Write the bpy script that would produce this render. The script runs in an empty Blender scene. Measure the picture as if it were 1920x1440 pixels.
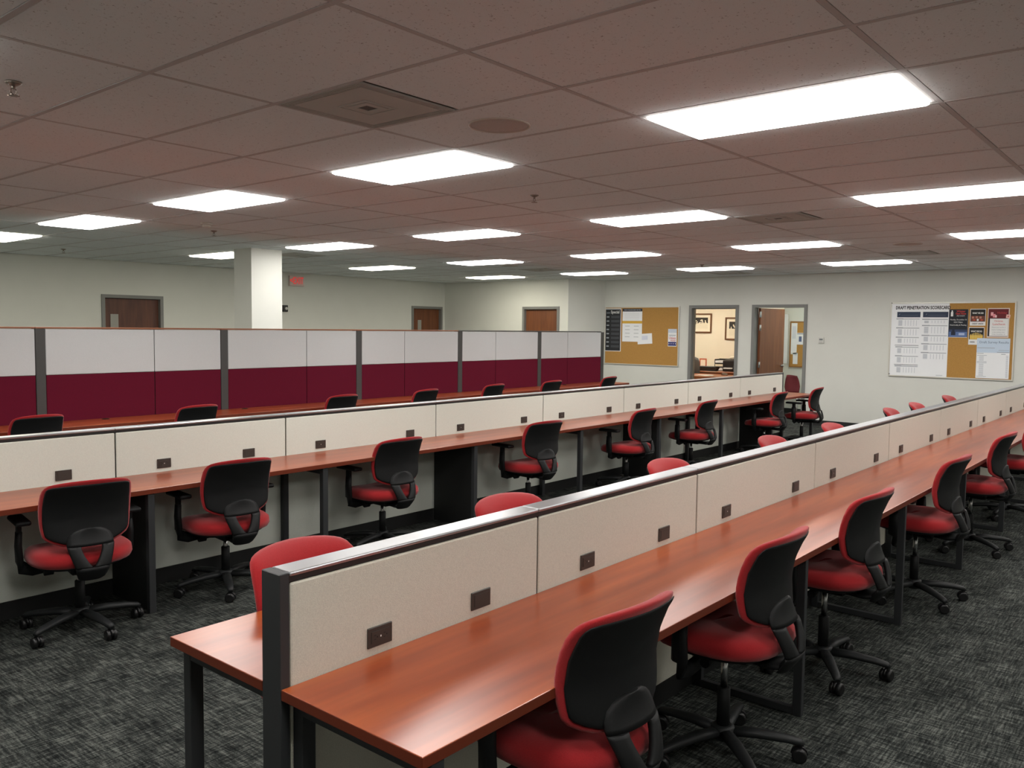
import bpy, bmesh, math, random
from mathutils import Vector, Matrix
random.seed(7)
S = bpy.context.scene
COL = S.collection
PI = math.pi

# ------------------------------------------------------------------ camera, world, exposure
ZC = 1.69
cam_d = bpy.data.cameras.new('camera'); cam = bpy.data.objects.new('camera', cam_d); COL.objects.link(cam)
yaw, pitch, roll = .6959, .0665, .0117
F = Vector((math.cos(yaw)*math.cos(pitch), math.sin(yaw)*math.cos(pitch), -math.sin(pitch)))
R0 = F.cross(Vector((0, 0, 1))).normalized(); U0 = R0.cross(F)
R1 = R0*math.cos(roll) + U0*math.sin(roll); U1 = -R0*math.sin(roll) + U0*math.cos(roll)
m = Matrix((R1, U1, -F)).transposed().to_4x4(); m.translation = (0, 0, ZC)
cam.matrix_world = m
cam_d.sensor_width = 36; cam_d.lens = 1575.16/1920*36
cam_d.clip_start = .05
S.camera = cam
w = bpy.data.worlds.new('world'); S.world = w; w.use_nodes = True
w.node_tree.nodes['Background'].inputs[0].default_value = (.02, .02, .02, 1)
w.node_tree.nodes['Background'].inputs[1].default_value = .3
S.view_settings.view_transform = 'Standard'; S.view_settings.look = 'None'
S.view_settings.gamma = 1; S.view_settings.use_curve_mapping = False
S.view_settings.exposure = .85
S.cycles.diffuse_bounces = 8; S.cycles.max_bounces = 14
S.cycles.use_light_tree = False; S.cycles.sample_clamp_indirect = 3
LAMP = 10.0            # radiance of the ceiling fixtures
HC = 2.7244            # ceiling height

# ------------------------------------------------------------------ materials
def srgb(r, g, b):
    f = lambda v: (v/255/12.92) if v/255 <= .04045 else ((v/255+.055)/1.055)**2.4
    return (f(r), f(g), f(b), 1)
def mat(name, col, rough=.6, metal=0, spec=.5, coat=0, noise=None, bump=None, emit=None, sheen=0):
    """noise=(scale, amount) colour mottling; bump=(scale, strength)"""
    m = bpy.data.materials.new(name); m.use_nodes = True
    nt = m.node_tree; b = nt.nodes['Principled BSDF']
    b.inputs['Base Color'].default_value = col
    b.inputs['Roughness'].default_value = rough
    b.inputs['Metallic'].default_value = metal
    b.inputs['Specular IOR Level'].default_value = spec
    b.inputs['Coat Weight'].default_value = coat
    if sheen: b.inputs['Sheen Weight'].default_value = sheen
    if noise or bump:
        tc = nt.nodes.new('ShaderNodeTexCoord')
    if noise:
        n = nt.nodes.new('ShaderNodeTexNoise'); n.inputs['Scale'].default_value = noise[0]; n.inputs['Detail'].default_value = 3
        mp = nt.nodes.new('ShaderNodeMapRange'); mp.inputs[1].default_value = .3; mp.inputs[2].default_value = .7
        mp.inputs[3].default_value = 1-noise[1]; mp.inputs[4].default_value = 1+noise[1]
        mx = nt.nodes.new('ShaderNodeVectorMath'); mx.operation = 'SCALE'; mx.inputs[0].default_value = col[:3]
        nt.links.new(tc.outputs['Object'], n.inputs['Vector']); nt.links.new(n.outputs['Fac'], mp.inputs[0])
        nt.links.new(mp.outputs[0], mx.inputs['Scale']); nt.links.new(mx.outputs[0], b.inputs['Base Color'])
    if bump:
        n2 = nt.nodes.new('ShaderNodeTexNoise'); n2.inputs['Scale'].default_value = bump[0]; n2.inputs['Detail'].default_value = 2
        bp = nt.nodes.new('ShaderNodeBump'); bp.inputs['Strength'].default_value = bump[1]; bp.inputs['Distance'].default_value = .002
        nt.links.new(tc.outputs['Object'], n2.inputs['Vector']); nt.links.new(n2.outputs['Fac'], bp.inputs['Height'])
        nt.links.new(bp.outputs[0], b.inputs['Normal'])
    if emit:
        b.inputs['Emission Color'].default_value = emit[0]; b.inputs['Emission Strength'].default_value = emit[1]
    return m
def node(nt, t, **kw):
    n = nt.nodes.new(t)
    for k, v in kw.items():
        if k in n.inputs.keys(): n.inputs[k].default_value = v
        else: setattr(n, k, v)
    return n
def ramp(nt, pts):
    r = nt.nodes.new('ShaderNodeValToRGB'); cr = r.color_ramp
    while len(cr.elements) < len(pts): cr.elements.new(.5)
    for e, (p, c) in zip(cr.elements, pts): e.position = p; e.color = c
    return r

M = {}
M['wall'] = mat('wall_paint', srgb(212, 213, 206), .85, noise=(3, .015), bump=(150, .15), spec=.2)
M['wallw'] = mat('warm_wall_paint', srgb(238, 230, 212), .85, spec=.2, bump=(150, .1))
M['fabric'] = mat('beige_panel_fabric', srgb(212, 209, 196), .95, noise=(260, .07), bump=(420, .6), spec=.1, sheen=.15)
M['fabric_lit'] = mat('lit_panel_fabric', srgb(214, 219, 209), .95, noise=(260, .05), bump=(420, .5), spec=.1, sheen=.15)  # same panel fabric, colour lightened to paint in the ceiling light it catches
M['fabricw'] = mat('off_white_panel_fabric', srgb(204, 207, 208), .95, noise=(260, .04), bump=(420, .4), spec=.1)
M['fabricr'] = mat('maroon_panel_fabric', srgb(98, 24, 44), .95, noise=(260, .08), bump=(420, .4), spec=.1)
M['post'] = mat('charcoal_powder_coat', srgb(50, 52, 54), .5, metal=.1)
M['postc'] = mat('grey_powder_coat', srgb(72, 72, 71), .5, metal=.2)
M['cap'] = mat('satin_grey_cap', srgb(184, 186, 190), .285, metal=.9)
M['capside'] = mat('black_cap_side', srgb(38, 38, 38), .4)
M['copper'] = mat('wood_trim_cap', srgb(140, 88, 60), .35)
M['kick'] = mat('black_kick_plate', srgb(22, 23, 23), .6)
M['outlet'] = mat('brown_grey_outlet_plastic', srgb(58, 53, 48), .45)
M['outletd'] = mat('outlet_slots', srgb(16, 14, 13), .5)
M['white'] = mat('white_plastic', srgb(225, 225, 220), .5)
M['red'] = mat('red_upholstery', srgb(158, 34, 38), .95, noise=(300, .10), bump=(500, .5), spec=.15, sheen=.25)
M['black'] = mat('black_chair_plastic', srgb(20, 21, 22), .55, spec=.3, bump=(600, .15))
M['blackg'] = mat('dark_grey_chair_plastic', srgb(30, 32, 33), .5, spec=.35)
M['chrome'] = mat('chrome', srgb(200, 200, 200), .25, metal=1)
M['tire'] = mat('caster_rubber', srgb(20, 20, 21), .4)
M['frame'] = mat('grey_door_frame_paint', srgb(122, 122, 119), .5)
M['cork'] = mat('cork', srgb(176, 132, 68), .9, noise=(90, .10), bump=(200, .3))
M['corkb'] = mat('cork_brown', srgb(160, 115, 66), .9, noise=(90, .10))
M['alu'] = mat('aluminium_frame', srgb(205, 203, 194), .4, metal=.4)
M['paper'] = mat('white_paper', srgb(236, 238, 240), .8)
M['carpetdk'] = mat('black_rubber_base', srgb(26, 27, 27), .6)
M['grill'] = mat('grey_vent', srgb(186, 186, 180), .6)
M['grilld'] = mat('dark_vent_slot', srgb(92, 90, 86), .8)
M['spk'] = mat('speaker_grille', srgb(196, 186, 180), .7, noise=(400, .2))
M['det'] = mat('detector_plastic', srgb(205, 198, 188), .6)
M['brass'] = mat('sprinkler_metal', srgb(150, 140, 130), .35, metal=.8)
M['steel'] = mat('brushed_steel', srgb(190, 190, 188), .3, metal=1)
M['tbar'] = mat('ceiling_grid_metal', srgb(196, 195, 194), .7, spec=.2)
M['exitr'] = mat('exit_red', srgb(225, 40, 40), .5, emit=(srgb(255, 40, 45), .25))
M['exitw'] = mat('exit_white', srgb(205, 186, 180), .5)
def C(r, g, b, rough=.7):
    k = 'flat_%d_%d_%d' % (r, g, b)
    if k not in M: M[k] = mat(k, srgb(r, g, b), rough)
    return M[k]

# woods
def wood(name, dark, mid, light, rough, axis, scale=1.0, coat=0.0, spec=.5, contrast=(.3, .5, .7), dist=.6):
    m = bpy.data.materials.new(name); m.use_nodes = True; nt = m.node_tree; b = nt.nodes['Principled BSDF']
    tc = node(nt, 'ShaderNodeTexCoord'); mp = node(nt, 'ShaderNodeMapping')
    sc = [9*scale]*3; sc[axis] = .8*scale; mp.inputs['Scale'].default_value = sc
    n = node(nt, 'ShaderNodeTexNoise'); n.inputs['Scale'].default_value = 1.6; n.inputs['Detail'].default_value = 6; n.inputs['Distortion'].default_value = dist
    r = ramp(nt, [(contrast[0], dark), (contrast[1], mid), (contrast[2], light)])
    mp2 = node(nt, 'ShaderNodeMapping'); s2 = [38*scale]*3; s2[axis] = 2.5*scale; mp2.inputs['Scale'].default_value = s2
    n2 = node(nt, 'ShaderNodeTexNoise'); n2.inputs['Scale'].default_value = 1; n2.inputs['Detail'].default_value = 3
    mr = node(nt, 'ShaderNodeMapRange'); mr.inputs[1].default_value = .35; mr.inputs[2].default_value = .7; mr.inputs[3].default_value = .90; mr.inputs[4].default_value = 1.05
    mx = node(nt, 'ShaderNodeVectorMath', operation='SCALE')
    L = nt.links.new
    L(tc.outputs['Object'], mp.inputs[0]); L(mp.outputs[0], n.inputs['Vector']); L(n.outputs['Fac'], r.inputs[0])
    L(tc.outputs['Object'], mp2.inputs[0]); L(mp2.outputs[0], n2.inputs['Vector']); L(n2.outputs['Fac'], mr.inputs[0])
    L(r.outputs[0], mx.inputs[0]); L(mr.outputs[0], mx.inputs['Scale']); L(mx.outputs[0], b.inputs['Base Color'])
    b.inputs['Roughness'].default_value = rough; b.inputs['Coat Weight'].default_value = coat; b.inputs['Coat Roughness'].default_value = .12
    b.inputs['Specular IOR Level'].default_value = spec
    return m
M['desk'] = wood('cherry_laminate', srgb(120, 50, 25), srgb(146, 66, 33), srgb(174, 88, 42), .285, 0, .8, spec=.85, dist=0, contrast=(.25, .5, .78))
M['deskedge'] = mat('cherry_edge_band', srgb(110, 46, 26), .35)
M['door'] = wood('oak_veneer_door', srgb(102, 58, 32), srgb(112, 65, 36), srgb(122, 73, 40), .45, 2, 1.0)
M['doord'] = wood('dark_veneer_door', srgb(72, 38, 24), srgb(88, 48, 30), srgb(98, 56, 36), .5, 2, 1.0)
M['desko'] = wood('office_desk_wood', srgb(130, 70, 36), srgb(160, 92, 50), srgb(180, 110, 62), .35, 1, 1.0)

# carpet: woven dark grey streaks in two directions, soft mottling
def carpet():
    m = bpy.data.materials.new('charcoal_carpet'); m.use_nodes = True; nt = m.node_tree; b = nt.nodes['Principled BSDF']; L = nt.links.new
    tc = node(nt, 'ShaderNodeTexCoord')
    def streak(sx, sy, sc, det=3):
        mp = node(nt, 'ShaderNodeMapping'); mp.inputs['Scale'].default_value = (sx, sy, 1); mp.inputs['Rotation'].default_value = (0, 0, .0)
        n = node(nt, 'ShaderNodeTexNoise'); n.inputs['Scale'].default_value = sc; n.inputs['Detail'].default_value = det; n.inputs['Roughness'].default_value = .65
        L(tc.outputs['Object'], mp.inputs[0]); L(mp.outputs[0], n.inputs['Vector']); return n.outputs['Fac']
    a = streak(90, 9, 1); c = streak(9, 110, 1); d = streak(1, 1, 5, 2); e = streak(1, 1, 160, 2)
    def add(x, y, k=1.0):
        mm = node(nt, 'ShaderNodeMath', operation='MULTIPLY_ADD'); mm.inputs[1].default_value = k
        L(y, mm.inputs[0]); L(x, mm.inputs[2]); return mm.outputs[0]
    s = add(a, c, 1.0); s = add(s, d, .45); s = add(s, e, .5)
    r = ramp(nt, [(.42, srgb(18, 20, 20)), (.5, srgb(50, 53, 51)), (.60, srgb(104, 107, 102))])
    dv = node(nt, 'ShaderNodeMath', operation='MULTIPLY'); dv.inputs[1].default_value = 1/2.95
    L(s, dv.inputs[0]); L(dv.outputs[0], r.inputs[0]); L(r.outputs[0], b.inputs['Base Color'])
    b.inputs['Roughness'].default_value = 1; b.inputs['Specular IOR Level'].default_value = .1
    bp = node(nt, 'ShaderNodeBump'); bp.inputs['Strength'].default_value = .5; bp.inputs['Distance'].default_value = .004
    L(s, bp.inputs['Height']); L(bp.outputs[0], b.inputs['Normal'])
    return m
M['carpet'] = carpet()
def tilemat():
    m = bpy.data.materials.new('fissured_ceiling_tile'); m.use_nodes = True; nt = m.node_tree; b = nt.nodes['Principled BSDF']; L = nt.links.new
    geo = node(nt, 'ShaderNodeNewGeometry')
    v = node(nt, 'ShaderNodeTexNoise'); v.inputs['Scale'].default_value = 75; v.inputs['Detail'].default_value = 3; v.inputs['Roughness'].default_value = .7
    r = ramp(nt, [(.30, srgb(168, 168, 168)), (.38, srgb(234, 240, 241)), (1, srgb(234, 240, 241))])
    L(geo.outputs['Position'], v.inputs['Vector']); L(v.outputs['Fac'], r.inputs[0]); L(r.outputs[0], b.inputs['Base Color'])
    b.inputs['Roughness'].default_value = .95; b.inputs['Specular IOR Level'].default_value = .1
    bp = node(nt, 'ShaderNodeBump'); bp.inputs['Strength'].default_value = .4; bp.inputs['Distance'].default_value = .003
    L(v.outputs['Fac'], bp.inputs['Height']); L(bp.outputs[0], b.inputs['Normal'])
    return m
M['tile'] = tilemat()
def emis(name, col, s):
    m = bpy.data.materials.new(name); m.use_nodes = True; nt = m.node_tree; nt.nodes.clear()
    e = node(nt, 'ShaderNodeEmission'); e.inputs[0].default_value = col; e.inputs[1].default_value = s
    o = node(nt, 'ShaderNodeOutputMaterial'); nt.links.new(e.outputs[0], o.inputs[0]); return m
M['lamp'] = emis('lit_diffuser_neutral', (1, .968, .925, 1), LAMP)
M['lampw'] = emis('lit_diffuser_warm', (1, .94, .78, 1), LAMP*1.05)
M['lampo'] = emis('lit_diffuser_office_warm', (1, .91, .74, 1), LAMP*1.9)
M['lampd'] = emis('lit_diffuser_office_cool', (.94, 1, .97, 1), LAMP*.9)
def glassmat():
    m = bpy.data.materials.new('window_glass'); m.use_nodes = True; nt = m.node_tree; nt.nodes.clear(); L = nt.links.new
    t = node(nt, 'ShaderNodeBsdfTransparent'); g = node(nt, 'ShaderNodeBsdfGlossy'); g.inputs['Roughness'].default_value = .03
    f = node(nt, 'ShaderNodeFresnel'); f.inputs[0].default_value = 1.3
    mx = node(nt, 'ShaderNodeMixShader'); o = node(nt, 'ShaderNodeOutputMaterial')
    L(f.outputs[0], mx.inputs[0]); L(t.outputs[0], mx.inputs[1]); L(g.outputs[0], mx.inputs[2]); L(mx.outputs[0], o.inputs[0]); return m
M['glass'] = glassmat()

# ------------------------------------------------------------------ mesh helpers
def new(): return bmesh.new()
def bx(bm, x0, x1, y0, y1, z0, z1, mi=0, mtx=None):
    vs = [bm.verts.new(v) for v in [(x0, y0, z0), (x1, y0, z0), (x1, y1, z0), (x0, y1, z0), (x0, y0, z1), (x1, y0, z1), (x1, y1, z1), (x0, y1, z1)]]
    if mtx is not None:
        for v in vs: v.co = mtx @ v.co
    for q in [(3, 2, 1, 0), (4, 5, 6, 7), (0, 1, 5, 4), (1, 2, 6, 5), (2, 3, 7, 6), (3, 0, 4, 7)]:
        f = bm.faces.new([vs[i] for i in q]); f.material_index = mi
    return vs
def box(x0, x1, y0, y1, z0, z1): bm = new(); bx(bm, x0, x1, y0, y1, z0, z1); return bm
def bevel(bm, w, seg=2):
    bmesh.ops.bevel(bm, geom=bm.edges[:], offset=w, segments=seg, affect='EDGES', profile=.5)
    return bm
def loft(bm, rings, cap=True, closed=True, mi=0, smooth=True):
    """rings: lists of points with equal length"""
    R = [[bm.verts.new(p) for p in r] for r in rings]
    n = len(R[0])
    for a, b in zip(R, R[1:]):
        for i in range(n if closed else n-1):
            j = (i+1) % n
            f = bm.faces.new([a[i], a[j], b[j], b[i]]); f.material_index = mi; f.smooth = smooth
    if cap:
        f = bm.faces.new(list(reversed(R[0]))); f.material_index = mi
        f = bm.faces.new(R[-1]); f.material_index = mi
    return R
def tube(bm, pts, rad, n=8, mi=0, cap=True):
    pts = [Vector(p) for p in pts]
    if not isinstance(rad, (list, tuple)): rad = [rad]*len(pts)
    rings = []
    for i, p in enumerate(pts):
        d = (pts[min(i+1, len(pts)-1)] - pts[max(i-1, 0)]).normalized()
        up = Vector((0, 0, 1)) if abs(d.z) < .95 else Vector((0, 1, 0))
        a = d.cross(up).normalized(); b = a.cross(d)
        r = rad[i]; rx, ry = (r if isinstance(r, (list, tuple)) else (r, r))
        rings.append([p + a*rx*math.cos(2*PI*k/n) + b*ry*math.sin(2*PI*k/n) for k in range(n)])
    loft(bm, rings, cap=cap, mi=mi)
def cyl(bm, c, r, z0, z1, n=20, mi=0):
    loft(bm, [[(c[0]+r*math.cos(2*PI*k/n), c[1]+r*math.sin(2*PI*k/n), z) for k in range(n)] for z in (z0, z1)], mi=mi)
def lathe(bm, c, prof, n=20, mi=0):
    loft(bm, [[(c[0]+r*math.cos(2*PI*k/n), c[1]+r*math.sin(2*PI*k/n), z) for k in range(n)] for r, z in prof], mi=mi)
def obj(name, bm, mats, parent=None, smooth=None):
    bmesh.ops.recalc_face_normals(bm, faces=bm.faces[:])
    me = bpy.data.meshes.new(name); bm.to_mesh(me); bm.free()
    for mm in (mats if isinstance(mats, (list, tuple)) else [mats]): me.materials.append(mm)
    if smooth is not None:
        for p in me.polygons: p.use_smooth = smooth
    o = bpy.data.objects.new(name, me); COL.objects.link(o)
    if parent: o.parent = parent
    return o
def tag(o, label=None, cat=None, group=None, kind=None):
    if label: o['label'] = label
    if cat: o['category'] = cat
    if group: o['group'] = group
    if kind: o['kind'] = kind
    return o
def thing(name, label, cat, loc=(0, 0, 0), rz=0, group=None):
    o = bpy.data.objects.new(name, None); COL.objects.link(o); o.location = loc; o.rotation_euler = (0, 0, rz)
    o.empty_display_size = .1
    return tag(o, label, cat, group)
def dup(root, loc, rz, label, group):
    def cp(o, parent):
        c = o.copy(); COL.objects.link(c)
        if parent: c.parent = parent
        for ch in o.children: cp(ch, c)
        return c
    r = cp(root, None); r.location = loc; r.rotation_euler = (0, 0, rz); tag(r, label, None, group); return r
def struct(name, bm, mats, label=None):
    return tag(obj(name, bm, mats), label, None, None, 'structure')
FONT = {}
def text(name, s, size, mtx, material, parent=None, ext=.0004, width=None, align='CENTER', bold=0, shear=0):
    cu = bpy.data.curves.new(name, 'FONT'); cu.body = s; cu.size = size; cu.align_x = align; cu.align_y = 'CENTER'
    cu.extrude = ext; cu.offset = bold; cu.shear = shear; cu.resolution_u = 2
    t = bpy.data.objects.new(name, cu); COL.objects.link(t); bpy.context.view_layer.update()
    me = bpy.data.meshes.new_from_object(t.evaluated_get(bpy.context.evaluated_depsgraph_get()))
    bpy.data.objects.remove(t)
    if width:
        xs = [v.co.x for v in me.vertices]; wd = max(xs)-min(xs)
        for v in me.vertices: v.co.x *= width/wd
    me.materials.clear(); me.materials.append(material)
    o = bpy.data.objects.new(name, me); COL.objects.link(o)
    if parent: o.parent = parent; o.matrix_local = mtx
    else: o.matrix_world = mtx
    return o

# ================================================================== THE SETTING
XB, YL, XC = 15.1, 14.0, 14.25          # back wall, left wall, cream closet wall
XN, YR = -2.6, -3.6                     # walls behind and to the right of the camera
struct('floor', box(XN-.1, 20.3, YR-.1, YL+.2, -.05, 0), M['carpet'])

def wall_x(name, x0, x1, ya, yb, openings, material, z1=HC+.03):
    """wall between x0..x1 running along y, openings = (y0,y1,z0,z1)"""
    bm = new(); y = ya
    for (a, b, za, zb) in sorted(openings):
        bx(bm, x0, x1, y, a, 0, z1); bx(bm, x0, x1, a, b, zb, z1)
        if za > 0: bx(bm, x0, x1, a, b, 0, za)
        y = b
    bx(bm, x0, x1, y, yb, 0, z1)
    return struct(name, bm, material)
def wall_y(name, y0, y1, xa, xb, openings, material, z1=HC+.03):
    bm = new(); x = xa
    for (a, b, za, zb) in sorted(openings):
        bx(bm, x, a, y0, y1, 0, z1); bx(bm, a, b, y0, y1, zb, z1)
        if za > 0: bx(bm, a, b, y0, y1, 0, za)
        x = b
    bx(bm, x, xb, y0, y1, 0, z1)
    return struct(name, bm, material)
WZ0 = .70
wall_x('wall_back', XB, XB+.14, YR, 10.05, [(5.73, 6.68, 0, 2.13), (7.05, 8.0, WZ0, 2.13)], M['wall'])
wall_y('wall_left', YL, YL+.14, XN, XC+.14, [(6.31, 7.27, 0, 2.13), (13.22, 14.12, 0, 2.13)], M['wall'])
wall_x('wall_closet', XC, XC+.14, 10.40, YL, [(10.67, 11.57, 0, 2.10)], M['wall'])
bm = new()                              # return of the closet wall, running back to the rear wall
pts = [(XC, 10.40), (XC+.14, 10.5), (XB+.14, 10.19), (XB+.14, 10.05), (XB, 10.05)]
loft(bm, [[(x, y, 0) for x, y in pts], [(x, y, HC+.03) for x, y in pts]], smooth=False)
struct('wall_return', bm, M['wall'])
wall_x('wall_near', XN-.1, XN, YR, YL, [], M['wall'])
wall_y('wall_right', YR-.1, YR, XN, XB, [], M['wall'])

# rubber baseboards
bm = new()
for a, b in ((YR, 5.68), (6.73, 10.05)): bx(bm, XB-.008, XB, a, b, 0, .1)
struct('baseboard_back', bm, M['carpetdk'])
bm = new()
for a, b in ((XN, 6.26), (7.32, 13.17)): bx(bm, a, b, YL-.008, YL, 0, .1)
struct('baseboard_left', bm, M['carpetdk'])
bm = new()
for a, b in ((10.40, 10.62), (11.62, YL)): bx(bm, XC-.008, XC, a, b, 0, .1)
struct('baseboard_closet', bm, M['carpetdk'])

# column
bm = box(6.467, 6.95, 9.99, 10.41, 0, HC)
struct('column', bm, M['wall'])

# closed doors with frames
def closed_door_y(name, x0, x1, zt, leafm, vision, ysurf):
    """door in the left wall (faces -y); x0,x1 frame outer"""
    bm = new(); fw = .055
    for a, b in ((x0, x0+fw), (x1-fw, x1)): bx(bm, a, b, ysurf-.02, ysurf+.12, 0, zt)
    bx(bm, x0+fw, x1-fw, ysurf-.02, ysurf+.12, zt-fw, zt)
    fr = tag(obj(name, bm, M['frame']), None, None, None, 'structure')
    lf = obj('door_leaf', box(x0+fw+.004, x1-fw-.004, ysurf+.05, ysurf+.095, .01, zt-fw-.004), leafm, fr)
    if vision:
        vx0, vx1, vz0, vz1 = vision
        obj('vision_panel', box(vx0, vx1, ysurf+.042, ysurf+.05, vz0, vz1), C(150, 148, 140, .3), lf)
    b2 = new(); cyl(b2, (0, 0), .025, 0, .05)
    bx(b2, -.01, .12, -.012, .012, .05, .065)
    h = obj('door_handle', b2, M['steel'], lf); h.matrix_world = Matrix.Translation((x0+fw+.06 if vision and vision[0] > x0+.4 else x1-fw-.08, ysurf+.05, 1.0)) @ Matrix.Rotation(PI/2, 4, 'X')
    return fr
closed_door_y('door_1', 6.265, 7.315, 2.165, M['doord'], (6.43, 6.56, 1.05, 1.845), YL)
closed_door_y('door_2', 13.18, 14.16, 2.165, M['door'], (13.42, 13.53, 1.05, 1.85), YL)
bm = new(); fw = .055
for a, b in ((10.625, 10.68), (11.565, 11.62)): bx(bm, XC-.02, XC+.12, a, b, 0, 2.155)
bx(bm, XC-.02, XC+.12, 10.68, 11.565, 2.10, 2.155)
fr = tag(obj('door_3', bm, M['frame']), None, None, None, 'structure')
obj('door_leaf', box(XC+.05, XC+.095, 10.684, 11.561, .01, 2.095), M['door'], fr)
b2 = new(); cyl(b2, (0, 0), .025, 0, .05); bx(b2, -.01, .12, -.012, .012, .05, .065)
h = obj('door_handle', b2, M['steel'], fr); h.matrix_world = Matrix.Translation((XC+.05, 11.49, 1.0)) @ Matrix.Rotation(-PI/2, 4, 'Y')

# open office door (door_4) in the back wall
bm = new()
for a, b in ((5.68, 5.735), (6.675, 6.73)): bx(bm, XB-.02, XB+.16, a, b, 0, 2.18)
bx(bm, XB-.02, XB+.16, 5.735, 6.675, 2.125, 2.18)
d4 = tag(obj('door_4', bm, M['frame']), None, None, None, 'structure')
hx, hy = XB+.13, 6.665
mt = Matrix.Translation((hx, hy, 0)) @ Matrix.Rotation(math.radians(-7), 4, 'Z')
lf = obj('door_leaf', box(0.01, .90, -.045, 0, .01, 2.12), M['door'], d4); lf.matrix_world = mt
for z in (.25, 1.05, 1.75, 2.0):
    hb = new(); bx(hb, -.03, .03, -.052, -.045, z-.055, z+.055); cyl(hb, (0, -.055), .008, z-.055, z+.055, 8)
    obj('hinge', hb, M['steel'], lf)
hb = new(); cyl(hb, (0, 0), .027, 0, .05); bx(hb, -.13, .012, -.012, .012, .05, .068); bevel(hb, .003, 1)
h = obj('door_handle', hb, M['steel'], lf); h.matrix_local = Matrix.Translation((.83, -.045, 1.02)) @ Matrix.Rotation(PI/2, 4, 'X')

# window_1: glazed sidelight to the next office
bm = new()
for a, b in ((7.0, 7.06), (7.985, 8.045)): bx(bm, XB-.02, XB+.16, a, b, WZ0-.06, 2.18)
bx(bm, XB-.02, XB+.16, 7.06, 7.985, 2.12, 2.18); bx(bm, XB-.02, XB+.16, 7.06, 7.985, WZ0-.06, WZ0)
w1 = tag(obj('window_1', bm, M['frame']), None, None, None, 'structure')
obj('pane', box(XB+.066, XB+.072, 7.06, 7.985, WZ0, 2.12), M['glass'], w1)
bm = new()
for a, b in ((7.06, 7.075), (7.97, 7.985)): bx(bm, XB+.05, XB+.09, a, b, WZ0+.015, 2.105)
bx(bm, XB+.05, XB+.09, 7.06, 7.985, 2.105, 2.12); bx(bm, XB+.05, XB+.09, 7.06, 7.985, WZ0, WZ0+.015)
obj('glazing_bead', bm, M['frame'], w1)

# the two offices behind
struct('wall_office_far', box(18.5, 18.6, 6.98, 11.2, 0, HC), M['wallw'])
struct('wall_office_divider', box(XB+.14, 18.5, 6.88, 6.98, 0, HC), M['wallw'])
struct('wall_office_side', box(XB+.14, 18.5, 11.2, 11.3, 0, HC), M['wallw'])
struct('wall_small_office_far', box(17.0, 17.1, 4.2, 6.88, 0, HC), M['wall'])
struct('wall_small_office_side', box(XB+.14, 17.0, 4.1, 4.2, 0, HC), M['wall'])
struct('ceiling_office', box(XB+.14, 18.6, 4.1, 11.3, HC, HC+.05), M['wallw'])
bm = new(); bx(bm, 16.992, 17.0, 4.2, 6.88, 0, .1); struct('baseboard_office', bm, M['carpetdk'])

# ---------------------------------------------------------------- ceiling: slab, grid, tiles
GX, GY = -.0786, 1.003
TX, TY = .61, 1.22
tx = lambda i: GX + TX*i
ty = lambda j: GY + TY*j
I0, I1, J0, J1 = -4, 25, -3, 11
ceil_ = struct('ceiling', box(XN-.1, XB+.14, YR-.1, YL+.2, HC+.06, HC+.10), M['tbar'])
def clipx(x): return max(XN, min(XB, x))
def clipy(y): return max(YR, min(YL, y))
lights = [(r, c) for r in range(-1, 4) for c in range(-1, 5)]
occ = {(6+5*r, 2*c) for r, c in lights}
vents = {(4, 1): 1, (12, 1): 1, (19, 1): 1, (19, 6): 1, (4, 10): 0, (12, 7): 1, (23, 4): 1}     # cell -> which half holds the vent
# grid bars as one part
bm = new(); hb = .012
for i in range(I0, I1+1):
    x = clipx(tx(i)); bx(bm, x-hb, x+hb, YR, YL, HC, HC+.03)
for j in range(J0, J1+1):
    y = clipy(ty(j)); bx(bm, XN, XB, y-hb, y+hb, HC+.0005, HC+.029)
obj('ceiling_grid', bm, M['tbar'], ceil_)
full_me = {}
def pr(x, y, z):
    d = Vector((x, y, z-ZC)); zz = d.dot(F)
    if zz <= .1: return None
    return (960+1575*d.dot(R1)/zz, 720-1575*d.dot(U1)/zz)
cells = []
for i in range(I0-1, I1+1):
    for j in range(J0-1, J1+1):
        x0, x1 = clipx(tx(i))+hb*.9, clipx(tx(i+1))-hb*.9
        y0, y1 = clipy(ty(j))+hb*.9, clipy(ty(j+1))-hb*.9
        if x1-x0 < .06 or y1-y0 < .06 or (i, j) in occ: continue
        if x0 > XC-.02 and y0 > 10.4: continue
        if (i, j) in vents:
            ym = (y0+y1)/2
            if vents[(i, j)]: y1 = ym-.01
            else: y0 = ym+.01
        cs = [pr(x, y, HC) for x in (x0, x1) for y in (y0, y1)]
        size = 0
        if all(cs):
            us = [c[0] for c in cs]; vs = [c[1] for c in cs]
            if max(us) > 0 and min(us) < 1920 and max(vs) > 0 and min(vs) < 1440:
                area = 0; q = [cs[0], cs[1], cs[3], cs[2]]
                for a, b in zip(q, q[1:]+q[:1]): area += a[0]*b[1]-b[0]*a[1]
                size = abs(area)/2
        cells.append((size, x0, x1, y0, y1))
cells.sort(key=lambda c: -c[0])
rest = new()
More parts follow.
